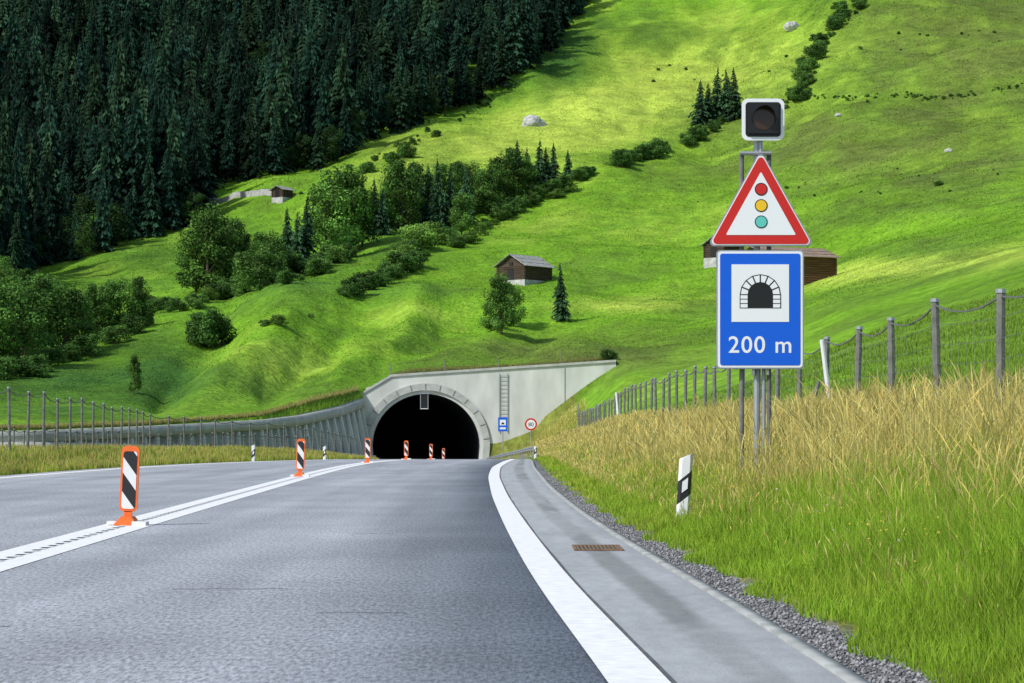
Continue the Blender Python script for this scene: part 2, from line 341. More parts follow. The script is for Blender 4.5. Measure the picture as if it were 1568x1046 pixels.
# ------------------------------------------------------------------ road
ys=np.concatenate([np.arange(-60,60,1.5),np.arange(60,300,2.5)])
def strip(name,fa,fb,dz,mat,y=ys,nsub=1,skirt=0,colf=None):
    n=len(y);k=nsub+1
    A=fa(y);B=fb(y);Zb=zr(y)+dz
    cols_=[np.stack([A+(B-A)*i/nsub,y,Zb],-1) for i in range(k)]
    if skirt: cols_=[np.stack([A,y,Zb-skirt],-1)]+cols_+[np.stack([B,y,Zb-skirt],-1)];k+=2
    Vv=np.stack(cols_,1).reshape(-1,3)
    Tt=np.array([[j*k+i,j*k+i+1,(j+1)*k+i+1,(j+1)*k+i] for j in range(n-1) for i in range(k-1)])
    cc=None
    if colf: cc=colf(np.tile(np.linspace(0,1,k),n),np.repeat(y,k))
    return npmesh(name,Vv,Tt,cc,(mat,))
strip('asphalt_road',lambda y:xl(y)-.8,lambda y:xr(y)+.16,0,'asphalt',nsub=6,skirt=.3)
def shcol(f,y):
    w_=fbm(f*0+3,y/5,3)*.05; n_=fbm(f*7+1,y/1.6,4); n2_=fbm(f*2+5,y/4.,3)
    ch=ss((f-.36-w_)/.10)*ss((.74+w_-f)/.10)
    base=np.array([.36,.375,.385])*(1+.12*n_)[:,None]
    dark=np.array([.20,.21,.205])*(1+.25*n2_)[:,None]; wet=np.clip(ss((n2_+.12)*4),0,1)
    out=base*(1-ch*.9*(.4+.6*wet))[:,None]+dark*(ch*.9*(.4+.6*wet))[:,None]
    edge=ss((f-.80)/.18); return out*(1-.12*edge)[:,None]
strip('road_shoulder',lambda y:xr(y)+.16,lambda y:xk(y)-.09,.0,'shoulder',y=np.concatenate([np.arange(-10,60,.35),np.arange(60,240,1.5)]),nsub=26,colf=shcol)
strip('road_kerb',lambda y:xk(y)-.09,lambda y:xk(y),.015,'kerb',skirt=.3)
m_root=empty('road_markings')
for nm,fa,fb in (('edge_line_right',lambda y:xr(y)-.15,lambda y:xr(y)+.15),('centre_line_a',lambda y:xc(y)-.33,lambda y:xc(y)-.05),
                 ('centre_line_b',lambda y:xc(y)+.03,lambda y:xc(y)+.33),('edge_line_left',lambda y:xl(y)-.17,lambda y:xl(y)+.17)):
    strip(nm,fa,fb,.005,'roadline').parent=m_root
V=[];T=[]
for y in np.arange(12,95,.45):
    x=float(xc(y)); z=float(zr(y))+.009; o=len(V); V+=[(x-.1,y,z),(x+.02,y,z),(x+.06,y+.2,z),(x-.06,y+.2,z)]; T.append((o,o+1,o+2,o+3))
npmesh('rumble_marks',np.array(V),np.array(T),None,('roadline',)).parent=m_root
# thin tar seams: longitudinal joint beside the gutter and a few short cross cracks
V=[];T=[]
def seam(pts,w):
    for (a,b),(c,d) in zip(pts[:-1],pts[1:]):
        o=len(V); dx,dy=c-a,d-b; l_=math.hypot(dx,dy); nx_,ny_=-dy/l_*w,dx/l_*w
        V.extend([(a-nx_,b-ny_,float(zr(b))+.004),(c-nx_,d-ny_,float(zr(d))+.004),(c+nx_,d+ny_,float(zr(d))+.004),(a+nx_,b+ny_,float(zr(b))+.004)]); T.append((o,o+1,o+2,o+3))
rs=random.Random(2)
seam([(float(xr(y))+.165+rs.uniform(-.006,.006),y) for y in np.arange(6,110,1.0)],.012)
for (x,y,l_) in ((-1.9,27,.5),(-2.6,17.5,.9),(-1.3,15.2,.6),(-3.6,14.1,.5)):
    pts_=[(x+l_*i/6,y+rs.uniform(-.05,.05)) for i in range(7)]; seam(pts_,.012)
npmesh('asphalt_seams',np.array(V),np.array(T),None,('tar',))
mb=MB(); yy=23.6; xx=0.88
for i in range(11): mb.box((xx-.2+i*.04,yy,zr(yy)+.010),(.018,.9,.012),'rust')
for y in (-.46,.46): mb.box((xx,yy+y,zr(yy)+.010),(.48,.05,.014),'rust')
for x in (-.235,.235): mb.box((xx+x,yy,zr(yy)+.011),(.03,.95,.014),'rust')
mb.box((xx,yy,.003),(.46,.9,.002),'black')
mb.obj('storm_drain_grate')
# ------------------------------------------------------------------ tunnel portal
por=empty('tunnel_portal',(0,0,0))
k=15.02; wx=lambda p:(p-CX)/k; wz=lambda p:EYE+(CY-p)/k
cxp=wx(652); hw=5.5; zc=-.2; ztop=wz(603)
def arch(dr=0,n=28,zb=-3.2):
    a=[(cxp+(hw+dr)*math.cos(t),zc+(ztop-zc+dr)*math.sin(t)) for t in np.linspace(0,math.pi,n)]
    return [(cxp+hw+dr-.25,zb)]+a+[(cxp-hw-dr+.25,zb)]
outer=[(-16.0,-5),(-15.75,4.5),(-14.9,5.3),(-12.3,6.85),(-8.6,7.1),(10.6,8.35),(10.8,-5)]
holed('headwall',outer[::-1],[arch()],233.0,234.3,'concrete',por)
holed('arch_ring',arch(1.05,zb=-3.1),[arch(.35,zb=-3.0)],232.75,233.0,'ringc',por)
mb=MB()
for i in range(13):
    t=math.pi*(i+.5)/13
    p=[(cxp+(hw+r)*math.cos(t+dt),zc+(ztop-zc+r)*math.sin(t+dt)) for r,dt in ((.42,-.006),(1.0,-.006),(1.0,.006),(.42,.006))]
    mb.prism(p,232.72,232.748,'darkpost')
mb.obj('ring_joints',por)
mb=MB()
cap=[(-15.9,4.5),(-14.9,5.35),(-12.3,6.9),(-8.6,7.15),(10.6,8.4)]
for (a,b),(c,d) in zip(cap[:-1],cap[1:]):
    mb.prism([(a,b-.05),(c,d-.05),(c,d+.2),(a,b+.2)],232.85,234.5,'ringc')
for px_ in (764.5,777): mb.box((wx(px_),232.9,4.2),(.05,.08,6.0),'grey')
for j in range(14): mb.box((wx(770.7),232.9,1.5+j*.42),(.75,.04,.035),'grey')
for px_ in (865,): mb.box((wx(px_),232.985,4.6),(.06,.04,6.4),'darkpost')
for px_ in (500,597,680,764,860): 
    zt={500:5,597:6.9,680:7.2,764:7.6,860:8.1}[px_]; mb.cyl((wx(px_),234.6,zt-.4),(wx(px_),234.6,zt+1.3),.05,.05,'darkpost')
mb.obj('wall_fittings',por)
pr=arch(0.0,24); nb=len(pr);V=[];T=[]
for j,y in enumerate(np.linspace(234.2,330,20)):
    off=-((y-234)**2)*.004-(y-234)*.05
    V+=[(x+off,y,z) for x,z in pr]
for j in range(19):
    for i in range(nb-1): T.append((j*nb+i,j*nb+i+1,(j+1)*nb+i+1,(j+1)*nb+i))
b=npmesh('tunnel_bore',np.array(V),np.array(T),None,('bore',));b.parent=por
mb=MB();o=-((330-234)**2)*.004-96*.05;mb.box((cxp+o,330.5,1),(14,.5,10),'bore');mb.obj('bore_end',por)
mb=MB()
x=wx(650);
for dx in (-.38,.38): mb.box((x+dx,232.4,4.35),(.07,.07,1.5),'grey')
mb.box((x,232.4,3.6),(.85,.07,.07),'white'); mb.box((x,232.42,4.35),(.67,.05,1.4),'black'); mb.box((x,232.6,5.15),(1.0,.6,.1),'grey')
mb.obj('lane_signal',por)
rw=empty('retaining_wall')
pts=[(-500,163,664,686),(-200,168,664,685),(50,175,662,683),(200,185,656,686),(300,195,651,690),(400,205,645,693),(460,214,638,696),(520,225,624,699),(551,232.2,612,702)]
pp=np.array(pts,float); pi=np.linspace(0,len(pts)-1,90)
g=[np.interp(pi,np.arange(len(pts)),pp[:,i]) for i in range(4)]
Xw=(g[0]-CX)/F*g[1];Yw=g[1];Zt=EYE+(CY-g[2])/F*Yw;Zb=EYE+(CY-g[3])/F*Yw-1.2
tx=np.gradient(Xw);ty=np.gradient(Yw);L_=np.hypot(tx,ty);nx=ty/L_;ny=-tx/L_
lean=.9*ss((g[0]-380)/150)
def wallstrip(name,layers,mat):
    Vv=np.stack([np.stack([Xw+nx*o,Yw+ny*o,z],-1) for o,z in layers],1).reshape(-1,3);kk_=len(layers);n=len(Xw)
    Tt=np.array([[j*kk_+i,j*kk_+(i+1)%kk_,(j+1)*kk_+(i+1)%kk_,(j+1)*kk_+i] for j in range(n-1) for i in range(kk_)])
    o=npmesh(name,Vv,Tt,None,(mat,));o.parent=rw
wallstrip('wall_face',[(.3+lean,Zb),(.3,Zt-.75),(-.6,Zt-.75),(-.6,Zb)],'concrete2')
wallstrip('parapet',[(.55,Zt-.745),(.5,Zt+.12),(-.75,Zt+.12),(-.75,Zt-.745)],'ringc')
wallstrip('footing',[(.9+lean,Zb),(.8+lean,Zb+1.5),(.2,Zb+1.55),(.2,Zb)],'concrete')
mb=MB(); acc=0
for i in range(20,89):
    acc+=L_[i]
    if acc>1.5 or i==88:
        acc=0
        a=Vector((Xw[i],Yw[i],0));nn=Vector((nx[i],ny[i],0));t=Vector((tx[i],ty[i],0)).normalized()*.16
        q=[a+nn*(.28+lean[i])+Vector((0,0,Zb[i])),a+nn*.28+Vector((0,0,Zt[i]-.78)),a+nn*.53+Vector((0,0,Zt[i]-.78)),a+nn*(.85+lean[i])+Vector((0,0,Zb[i]))]
        mb.add([p-t for p in q]+[p+t for p in q],[(0,1,2,3),(7,6,5,4),(0,4,5,1),(1,5,6,2),(2,6,7,3),(3,7,4,0)],'concrete')
mb.obj('ribs',rw)
mb=MB();gy=np.arange(150,233,2.0);gxr=xk(gy)+.5;prev=None
for x,y in zip(gxr,gy):
    z=float(zr(y)); 
    if int(y)%4==2: mb.box((x,y,z+.35),(.08,.1,.8),'grey')
    c=Vector((x-.08,y,z+.65))
    if prev is not None:
        for dz in (0,.14): mb.cyl(prev+Vector((0,0,dz)),c+Vector((0,0,dz)),.07,.07,'grey',6)
    prev=c
mb.obj('guard_rail')
def small_post(mb,z0,z1,y=.06): mb.cyl((0,y,z0),(0,y,z1),.04,.04,'grey')
mb=MB(); mb.prism(rect(-.47,-.7,.47,.7),0,.03,'blue'); mb.prism(rect(-.3,-.1,.3,.45),-.006,-.001,'signwhite'); mb.prism([(.16*math.cos(t),.0+.2*math.sin(t)) for t in np.linspace(0,math.pi,10)],-.012,-.007,'black'); mb.prism(rect(-.3,-.5,.3,-.3),-.006,-.001,'signwhite'); small_post(mb,-3.2,.7)
mb.obj('tunnel_information_sign',None,(wx(770)*.985,229,wz(650)))
sp=empty('speed_limit_sign',(wx(813)*.985,229,wz(650)))
mb=MB(); mb.prism(circ(0,0,.62),0,.03,'red'); mb.prism(circ(0,0,.45),-.006,-.001,'signwhite'); small_post(mb,-3.,.5); mb.obj('disc',sp)
text('digits','80',.55,0,-.012,-.2,'black',sp)
# ------------------------------------------------------------------ main sign assembly
SD=32.7; q=F/SD; sxp=lambda p:(p-CX)/q; szp=lambda p:EYE+(CY-p)/q
gz0=float(ground(3.5,SD)[0])
sg=empty('traffic_sign_assembly',(0,SD,0))
mb=MB()
for px_,r,top,m in ((1137,.035,235,'darkpost'),(1179,.035,235,'darkpost'),(1160.5,.048,215,'grey'),(1171,.03,400,'grey')):
    mb.cyl((sxp(px_),.13,gz0-.3),(sxp(px_),.13,szp(top)),r,r,m,10)
mb.cyl((sxp(1134),.07,szp(234)),(sxp(1182),.07,szp(234)),.03,.03,'grey')
mb.cyl((sxp(1166),.10,szp(240)),(sxp(1166),.10,szp(205)),.03,.03,'grey')
for y_ in (420,520,350): mb.box((sxp(1158),.06,szp(y_)),(.75,.05,.05),'grey')
for px_ in (1154,1176): mb.box((sxp(px_),.05,szp(568)),(.03,.06,.12),'grey')
mb.obj('posts',sg)
mb=MB()
tri=[(sxp(1083),szp(377)),(sxp(1247),szp(377)),(sxp(1165),szp(229))]
def inset(p,s_):
    c=Vector((sum(a[0] for a in p)/3,sum(a[1] for a in p)/3)); return [tuple(c+(Vector(a)-c)*s_) for a in p]
mb.prism(rpoly(tri,.06),0,.035,'grey'); mb.prism(rpoly(inset(tri,.965),.055),-.006,-.001,'signwhite'); mb.prism(rpoly(inset(tri,.935),.05),-.011,-.0065,'red')
mb.prism(rpoly(inset(tri,.655),.012),-.016,-.0115,'signwhite')
for y_,m in ((290,'red'),(315,'yellow'),(340,'teal')):
    mb.prism(circ(sxp(1165.3),szp(y_),.092),-.021,-.0165,'black'); mb.prism(circ(sxp(1165.3),szp(y_),.078),-.026,-.0215,m)
mb.obj('triangle_warning_plate',sg)
mb=MB()
R=lambda x0,y0,x1,y1:rect(sxp(x0),szp(y1),sxp(x1),szp(y0))
mb.prism(rpoly(R(1097,383,1231,565),.05),0,.035,'grey'); mb.prism(rpoly(R(1099,385,1229,563),.045),-.006,-.001,'signwhite'); mb.prism(rpoly(R(1102.5,388.5,1225.5,559.5),.035),-.011,-.0065,'blue')
mb.prism(R(1120,405,1208,493),-.016,-.0115,'signwhite')
ax=sxp(1164);zb_=szp(472);ri=.175;ro=.295
cz=zb_+.19
outl=[(ax+ro,zb_)]+[(ax+ro*math.cos(t),cz+ro*math.sin(t)) for t in np.linspace(0,math.pi,9)]+[(ax-ro,zb_)]
mb.prism(outl,-.021,-.0165,'black')
for i in range(8):
    t0=math.pi*i/8;t1=math.pi*(i+1)/8;e=.035
    pl=[(ax+r*math.cos(t),cz+r*math.sin(t)) for r,t in ((ri+.008,t0+e*1.6),(ro-.016,t0+e),(ro-.016,t1-e),(ri+.008,t1-e*1.6))]
    mb.prism(pl,-.026,-.0215,'signwhite')
for s_ in (-1,1):
    for j in range(3):
        a=ax+s_*(ri+.008);b_=ax+s_*(ro-.012);z0=zb_+.008+j*.063
        mb.prism(rect(min(a,b_),z0,max(a,b_),z0+.05),-.026,-.0215,'signwhite')
mb.obj('tunnel_information_plate',sg)
text('distance_text','200 m',.335,sxp(1164),-.0125,szp(540),'signwhite',sg,1.0,1.10)
sig=empty('signal_head',(0,0,0)); sig.parent=sg
mb=MB(); x0,x1,y0,y1=1136,1201,151,215
mb.prism(rpoly(R(x0,y0,x1,y1),.09),0,.03,'signwhite'); mb.prism(rpoly(R(x0+5.5,y0+5.5,x1-5.5,y1-5.5),.05),-.006,-.001,'black')
mb.prism(R(1145,160,1192,205),-.05,-.0065,'black'); mb.prism(R(1150,164,1187,201),.03,.25,'black')
c=(sxp(1168.5),szp(183))
mb.prism(circ(c[0],c[1],.155),-.056,-.0505,'lens')
n=20;vs=[];fs=[]
for i in range(n+1):
    t=math.radians(-20+220*i/n); x_,z_=c[0]+.165*math.cos(t),c[1]+.165*math.sin(t); vs+=[(x_,-.05,z_),(x_,-.05-.24*max(.15,math.sin(t)),z_)]
fs=[(2*i,2*i+1,2*i+3,2*i+2) for i in range(n)]; mb.add(vs,fs,'black')
mb.obj('housing',sig)
# ------------------------------------------------------------------ beacons
def beacon(x,y,tilt=0.0):
    z=float(zr(y))+.006; e=empty('traffic_beacon',(x,y,z),(0,tilt,0))
    mb=MB(); mb.prism(rpoly(rect(-.115,.17,.115,1.02),.07),0,.045,'orange'); mb.prism([(-.05,.04),(.05,.04),(.05,.18),(-.05,.18)],.0,.05,'orange')
    mb.obj('frame',e)
    mb=MB(); mb.prism(rpoly(rect(-.088,.21,.088,.95),.04),-.006,-.001,'chev'); mb.obj('panel',e)
    mb=MB(); mb.prism([(-.16,0),(.16,0),(.07,.11),(-.07,.11)],-.14,.16,'orange'); mb.box((.17,-.03,.03),(.18,.26,.055),'white'); mb.box((-.2,.05,.02),(.12,.2,.04),'white'); mb.obj('foot',e)
for px_,y,t in ((195,29.4,.045),(459,61.8,.04),(563,95,.0),(622,124,0),(660,152,0),(679,182,0)): beacon((px_-CX)/F*y,y,t)
def delineator(x,y,h,tilt=0,z=None):
    z=float(ground(x,y)[0])-.15 if z is None else z
    w=.085;sec=[(-w,.03),(-w*.6,-.03),(w*.6,-.03),(w,.03),(0,.06)]; mb=MB()
    hh=h+.15
    vs=[]
    for zz in (0,hh-.05): vs+=[(a,b,zz) for a,b in sec]
    vs+=[(a*.9,b*.9,hh+ (a/w)*.035) for a,b in sec]
    fs=[(j*5+i,j*5+(i+1)%5,(j+1)*5+(i+1)%5,(j+1)*5+i) for j in range(2) for i in range(5)]+[(10,11,12,13,14)]
    mb.add(vs,fs,'delin')
    o=mb.obj('roadside_delineator_post',None,(x,y,z),(0,tilt,0)); 
    mb=MB(); mb.prism([(-.035,.58),(.035,.64),(.035,.78),(-.035,.72)],-.04,-.032,'signwhite'); mb.obj('reflector',o)
delineator(2.15,29,.90,.06,-.15)
delineator((388-CX)/F*104,104,.88,0); delineator((497-CX)/F*122,122,.85,0)
delineator((820-CX)/F*140,140,.8,0)
# ------------------------------------------------------------------ fences
def fence(P,h,r,wires):
    mb=MB(); P=[Vector(p) for p in P]; rnd=random.Random(3); tops=[]
    for i,p in enumerate(P):
        lean=Vector((rnd.uniform(-.07,.07),0,0)); t=p+Vector((0,0,h+rnd.uniform(-.08,.08)))+lean; tops.append((p,t))
        mb.cyl(p-Vector((0,0,.4)),t,r,r*.95,'darkpost',8); mb.cyl(t-Vector((0,0,.02)),t+Vector((0,0,.03)),r*1.15,r*1.1,'grey',8)
    for (a,ta),(b,tb) in zip(tops[:-1],tops[1:]):
        for k_ in range(wires):
            f=.97-.90*k_/(wires-1); q0=a.lerp(ta,f);q1=b.lerp(tb,f); sag=.14 if k_==0 else .03; mid=(q0+q1)/2-Vector((0,0,sag))
            rr=(.012 if k_==0 else .003)*(1+q0.y/90)
            l1=q0.lerp(q1,.25)-Vector((0,0,sag*.75));l2=q0.lerp(q1,.75)-Vector((0,0,sag*.75))
            for u0,u1 in ((q0,l1),(l1,mid),(mid,l2),(l2,q1)): mb.cyl(u0,u1,rr,rr,'wire',4,False)
        if a.y<75:
            nv_=int((b-a).length/.5)
            for j in range(1,nv_):
                q0=a.lerp(b,j/nv_); q1=ta.lerp(tb,j/nv_)-Vector((0,0,.3)); mb.cyl(q0+Vector((0,0,.1)),q1,.002,.002,'wire',3,False)
    return mb
P=[]
for y in [20.6,24.6]+list(np.arange(28.6,214,4.0)): 
    P.append((6.1,y,float(ground(6.1,y)[0])))
mb=fence(P,2.1,.058,8)
mb.cyl((6.35,44.6,.6),(6.02,44.4,3.0),.05,.045,'white',8); mb.cyl((5.55,44.5,.7),(5.98,44.5,2.2),.04,.04,'darkpost',8)
mb.cyl((5.9,126,1.4),(5.75,126,3.4),.07,.07,'white',6)
mb.obj('wire_fence')
lp=[(60,-15.9),(77,-17.4),(100,-19.2),(140,-22.2),(160,-20.5),(180,-17.2),(205,-15.9),(222,-14.6)]
P=[];yy=62
while yy<222:
    x=float(np.interp(yy,[a for a,_ in lp],[b for _,b in lp])); P.append((x,yy,float(ground(x,yy)[0]))); yy+=4.6
fence(P,2.35,.055,8).obj('wire_fence')
P=[((px_-CX)/F*d,d,float(ground((px_-CX)/F*d,d)[0])) for px_,d in zip(np.linspace(-60,470,34),np.linspace(166,200,34))]
fence(P,1.9,.06,5).obj('wire_fence')
# ------------------------------------------------------------------ barns
def barn(px_,d,w,l,h,rh,rot,wall,roof,name='log_barn',over=.6,dz=0):
    x=(px_-CX)/F*d; z=float(ground(x,d)[0])+dz
    e=empty(name,(x,d,z-.3),(0,0,rot)); mb=MB()
    W=w/2;Lh=l/2
    mb.add([(-W,-Lh,.8),(W,-Lh,.8),(W,-Lh,h),(0,-Lh,h+rh),(-W,-Lh,h),(-W,Lh,.8),(W,Lh,.8),(W,Lh,h),(0,Lh,h+rh),(-W,Lh,h)],
      [(0,1,2,3,4),(9,8,7,6,5),(0,4,9,5),(1,6,7,2)],wall)
    nlog=int((h-.8)/.3)
    for i in range(nlog):
        zz=.95+i*.3
        for yv in (-Lh-.02,Lh+.02): mb.cyl((-W-.25,yv,zz),(W+.25,yv,zz),.15,.15,wall,6)
        for xv in (-W-.02,W+.02): mb.cyl((xv,-Lh-.25,zz+.13),(xv,Lh+.25,zz+.13),.15,.15,wall,6)
    mb.obj('walls',e)
    mb=MB(); mb.box((0,0,-.3),(w+.3,l+.3,2.2),'stone'); mb.obj('stone_base',e)
    mb=MB(); mb.box((0,-Lh-.12,1.7),(1.2,.12,1.8),'black'); mb.box((0,-Lh-.1,h+.2),(.7,.14,.6),'black'); mb.obj('door_and_loft_opening',e)
    mb=MB(); a=math.atan2(rh,W); sl=(W+over)/math.cos(a)
    for s_ in (-1,1):
        nrow=6
        for j in range(nrow):
            f=(j+.5)/nrow; cx_=s_*(W+over)*f; cz_=h+rh-(W+over)*f*math.tan(a)+.12
            mb.box((cx_,0,cz_+.03*(j%2)),(sl/nrow+.12,l+2*over,.09),roof,Matrix.Rotation(s_*(a-.04),3,'Y'))
    mb.obj('roof',e)
    return e
barn(803,385,5.6,7.2,3.3,1.7,math.radians(-38),'log','roof',dz=-.3)
barn(1205,300,7.5,10,4.6,1.3,math.radians(-66),'logwarm','roofbrown',dz=0)
barn(1106,405,4,5,3.2,1.2,math.radians(-40),'log','roof',dz=.1)
barn(432,float(find_d(432,308)),3.,3.2,2.6,.7,math.radians(-35),'log','roof','stone_hut')
mb=MB(); prev=None
for px_ in np.linspace(308,428,30):
    d=float(np.interp(px_,[308,428],[find_d(308,312),find_d(428,306)])); x=(px_-CX)/F*d; z=float(ground(x,d)[0])
    p=Vector((x,d,z))
    if prev is not None:
        c=(p+prev)/2; mb.box(c+Vector((0,0,.3)),((p-prev).length+.15,.7,1.7+.2*random.random()),'stone',Matrix.Rotation(math.atan2(p.y-prev.y,p.x-prev.x),3,'Z'))
    prev=p
mb.obj('dry_stone_wall')
# ------------------------------------------------------------------ rocks
def rock(px_,py_,s_):
    d=find_d(px_,py_); x=(px_-CX)/F*d; z=float(ground(x,d)[0])
    bm=bmesh.new(); bmesh.ops.create_icosphere(bm,subdivisions=3,radius=1)
    o=rng.random(3)*50
    for v_ in bm.verts:
        c=v_.co; f=1+.5*float(fbm(np.array([c.x*1.5+o[0]]),np.array([c.y*1.5+c.z*2+o[1]]),3)[0]); v_.co=Vector((c.x*1.4*f,c.y*f,c.z*.75*f))
    me=bpy.data.meshes.new('boulder'); bm.to_mesh(me); me.materials.append(M['stone']); ob=bpy.data.objects.new('boulder',me); S.collection.objects.link(ob)
    ob.location=(x,d,z+.15*s_); ob.scale=(s_,s_,s_*1.25); ob.rotation_euler=(0,0,random.random()*6)
for a in ((818,192,2.3),(1212,44,2.0),(1452,234,.6),(1284,178,.6)): rock(*a)
# ------------------------------------------------------------------ trees
def leafquads(P,Nrm,size,C,asp=1.0):
    n=len(P); r=rng.normal(size=(n,3)); a=np.cross(Nrm,r); a/=np.linalg.norm(a,axis=1)[:,None]+1e-9; b=np.cross(Nrm,a); b/=np.linalg.norm(b,axis=1)[:,None]+1e-9
    s_=size[:,None]
    Vv=np.stack([P-a*s_,P-b*s_*asp*.7,P+a*s_,P+b*s_*asp*.7],1).reshape(-1,3)
    T=np.arange(n*4).reshape(n,4); return Vv,T,np.repeat(C,4,axis=0)
def broadleaf(seed,tall=True,base=(.05,.12,.015),wid=.25):
    g=np.random.default_rng(seed); Vs=[];Ts=[];Cs=[];Ms=[];off=0
    mb=MB()
    nclump=34 if tall else 20
    cents=[]
    for i in range(nclump):
        t=(i+g.random())/nclump
        if tall: zc_=.13+.78*t; env=wid*(math.sin(math.pi*min(1,(zc_+.10)/1.12))**.6)
        else: zc_=.12+.62*t; env=.46*math.sqrt(max(0,1-(zc_/.95)**2))
        th=g.random()*6.28; rr=env*math.sqrt(g.random())
        cents.append((rr*math.cos(th),rr*math.sin(th),zc_,(.065+.06*g.random())*(1 if tall else 1.9)))
    if tall:
        mb.cyl((0,0,-.05),(.01,0,.35),.020,.015,'bark',7); mb.cyl((.01,0,.35),(0,.01,.85),.015,.004,'bark',6)
    else: mb.cyl((0,0,-.05),(0,0,.4),.03,.01,'bark',6)
    for c in cents[::2]: mb.cyl((0,0,max(.10,c[2]-.2)),c[:3],.007,.003,'bark',5)
    for c in cents:
        m_=150 if tall else 170; dirs=g.normal(size=(m_,3)); dirs/=np.linalg.norm(dirs,axis=1)[:,None]
        rad=c[3]*(.45+.65*g.random(m_)**.5)*(1+.3*np.sin(dirs[:,0]*5+c[0]*40)*np.cos(dirs[:,2]*4))
        p=np.array(c[:3])+dirs*rad[:,None]*np.array([1.1,1.1,1.0 if tall else .8])
        p[:,2]=np.maximum(p[:,2],.0 if not tall else .03)
        nrm=dirs+g.normal(size=(m_,3))*.55; nrm/=np.linalg.norm(nrm,axis=1)[:,None]
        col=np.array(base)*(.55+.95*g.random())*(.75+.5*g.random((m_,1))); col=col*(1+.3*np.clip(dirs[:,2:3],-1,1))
        v_,t_,c_=leafquads(p,nrm,(.011+.010*g.random(m_))*(1 if tall else 1.9),col)
        Vs.append(v_);Ts.append(t_+off);Cs.append(c_);Ms.append(np.zeros(len(t_)));off+=len(v_)
    bv=np.array(mb.v); bf=[f for f in mb.f if len(f)==4]
    Vs.append(bv);Ts.append(np.array(bf)+off);Cs.append(np.tile([.08,.06,.04],(len(bv),1)));Ms.append(np.ones(len(bf)))
    return npmesh('broadleaf_mesh',np.vstack(Vs),np.vstack(Ts),np.vstack(Cs),('leaf','bark'),np.concatenate(Ms),link=False)
def conifer(seed,base=(.022,.05,.018),wid=.17,whorls=30,mat='needle',zb=.05):
    g=np.random.default_rng(seed);Vs=[];Cs=[];T=[]
    for w_ in range(whorls):
        t=w_/(whorls-1); z=zb+(.99-zb)*t; R_=wid*(1-t)**.85*(.75+.45*g.random())+.006; nb_=9 if t<.7 else 6
        for k_ in range(nb_):
            th=g.random()*6.28; r=R_*(.65+.55*g.random()); dx,dy=math.cos(th),math.sin(th); px__,py__=-dy,dx
            droop=.30*r+.012; seg=4
            cb=np.array(base)*(.6+.8*g.random())
            for s_ in range(seg):
                f0=s_/seg; f1=(s_+1.1)/seg
                w0=r*.34*(1-f0*.6)
                c0=np.array([dx*r*f0,dy*r*f0,z-droop*f0**1.5+.02*f0]);c1=np.array([dx*r*f1,dy*r*f1,z-droop*f1**1.5])
                sd=np.array([px__,py__,0])
                for sg_ in (-1,1):
                    i0=len(Vs); tip=c1+sd*sg_*w0*(.8+.5*g.random())-np.array([0,0,.012+.02*g.random()])
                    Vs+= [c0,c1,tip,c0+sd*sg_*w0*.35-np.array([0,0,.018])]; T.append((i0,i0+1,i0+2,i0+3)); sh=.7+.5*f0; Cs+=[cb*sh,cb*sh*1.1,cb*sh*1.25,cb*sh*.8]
    mi=[0]*len(T); i0=len(Vs)
    for zz,rr in ((-.03,.013),(.5,.008),(.99,.001)):
        for k_ in range(6): Vs.append(np.array([rr*math.cos(k_*1.047),rr*math.sin(k_*1.047),zz])); Cs.append(np.array([.05,.04,.03]))
    for j in range(2):
        for k_ in range(6): T.append((i0+j*6+k_,i0+j*6+(k_+1)%6,i0+(j+1)*6+(k_+1)%6,i0+(j+1)*6+k_)); mi.append(1)
    return npmesh('conifer_mesh',np.array(Vs),np.array(T),np.array(Cs),(mat,'bark'),np.array(mi),link=False)
CON=[conifer(s_,(.028,.066,.028),w_) for s_,w_ in ((1,.21),(2,.19),(3,.24),(4,.20))]
CONF=[conifer(s_,b_,w_,24,'fneedle',zb_) for s_,w_,b_,zb_ in ((11,.19,(.014,.037,.020),.08),(12,.16,(.010,.029,.018),.15),(13,.21,(.019,.043,.020),.06),(14,.15,(.009,.024,.016),.25),(15,.17,(.015,.040,.025),.1))]  # forest foliage darkened: cloud shadow is put into its colour
BL=[broadleaf(s_,True,b_,w_) for s_,b_,w_ in ((21,(.095,.20,.035),.20),(22,(.068,.150,.026),.30),(23,(.115,.24,.04),.25),(24,(.06,.132,.024),.26))]
BLD=broadleaf(25,True,(.028,.065,.016),.28)
BU=[broadleaf(s_,False,b_) for s_,b_ in ((31,(.08,.165,.032)),(32,(.055,.125,.024)),(33,(.13,.24,.04)))]
def place(name,me,px_,py_,hpx,wr=1.0,coll=None,d=None):
    if d is None: d=float(find_d(px_,py_))
    x=(px_-CX)/F*d; z=float(ground(x,d)[0]); h=hpx*d/F
    o=bpy.data.objects.new(name,me); (coll or S.collection).objects.link(o)
    o.location=(x,d,z-.03*h); o.scale=(h*wr,h*wr,h*1.05); o.rotation_euler=(random.uniform(-.03,.03),random.uniform(-.03,.03),random.random()*6.28); return o
R_=random.Random(4)
for a in ((860,489,86,1.0),(1072,190,68,1.15),(1084,188,60,1.2),(1098,187,84,1.1),(1112,186,80,1.1),(1124,184,80,1.1),(825,294,78,1.1),(848,285,66,1.1),(793,270,56,1.1),(808,292,66,1.1),(836,290,64,1.1),(672,352,108,.95),(690,348,92,1),(655,345,92,1),(645,350,80,1),(575,360,86,1),(585,358,70,1),(440,402,84,1),(468,402,104,.95),(455,405,80,1),(480,372,85,1),(712,340,85,1),(590,335,60,1),(555,345,66,1),(20,470,90,1),(600,350,70,1),(870,275,46,1.1)):
    place('spruce_tree',R_.choice(CON),a[0],a[1],a[2],a[3])
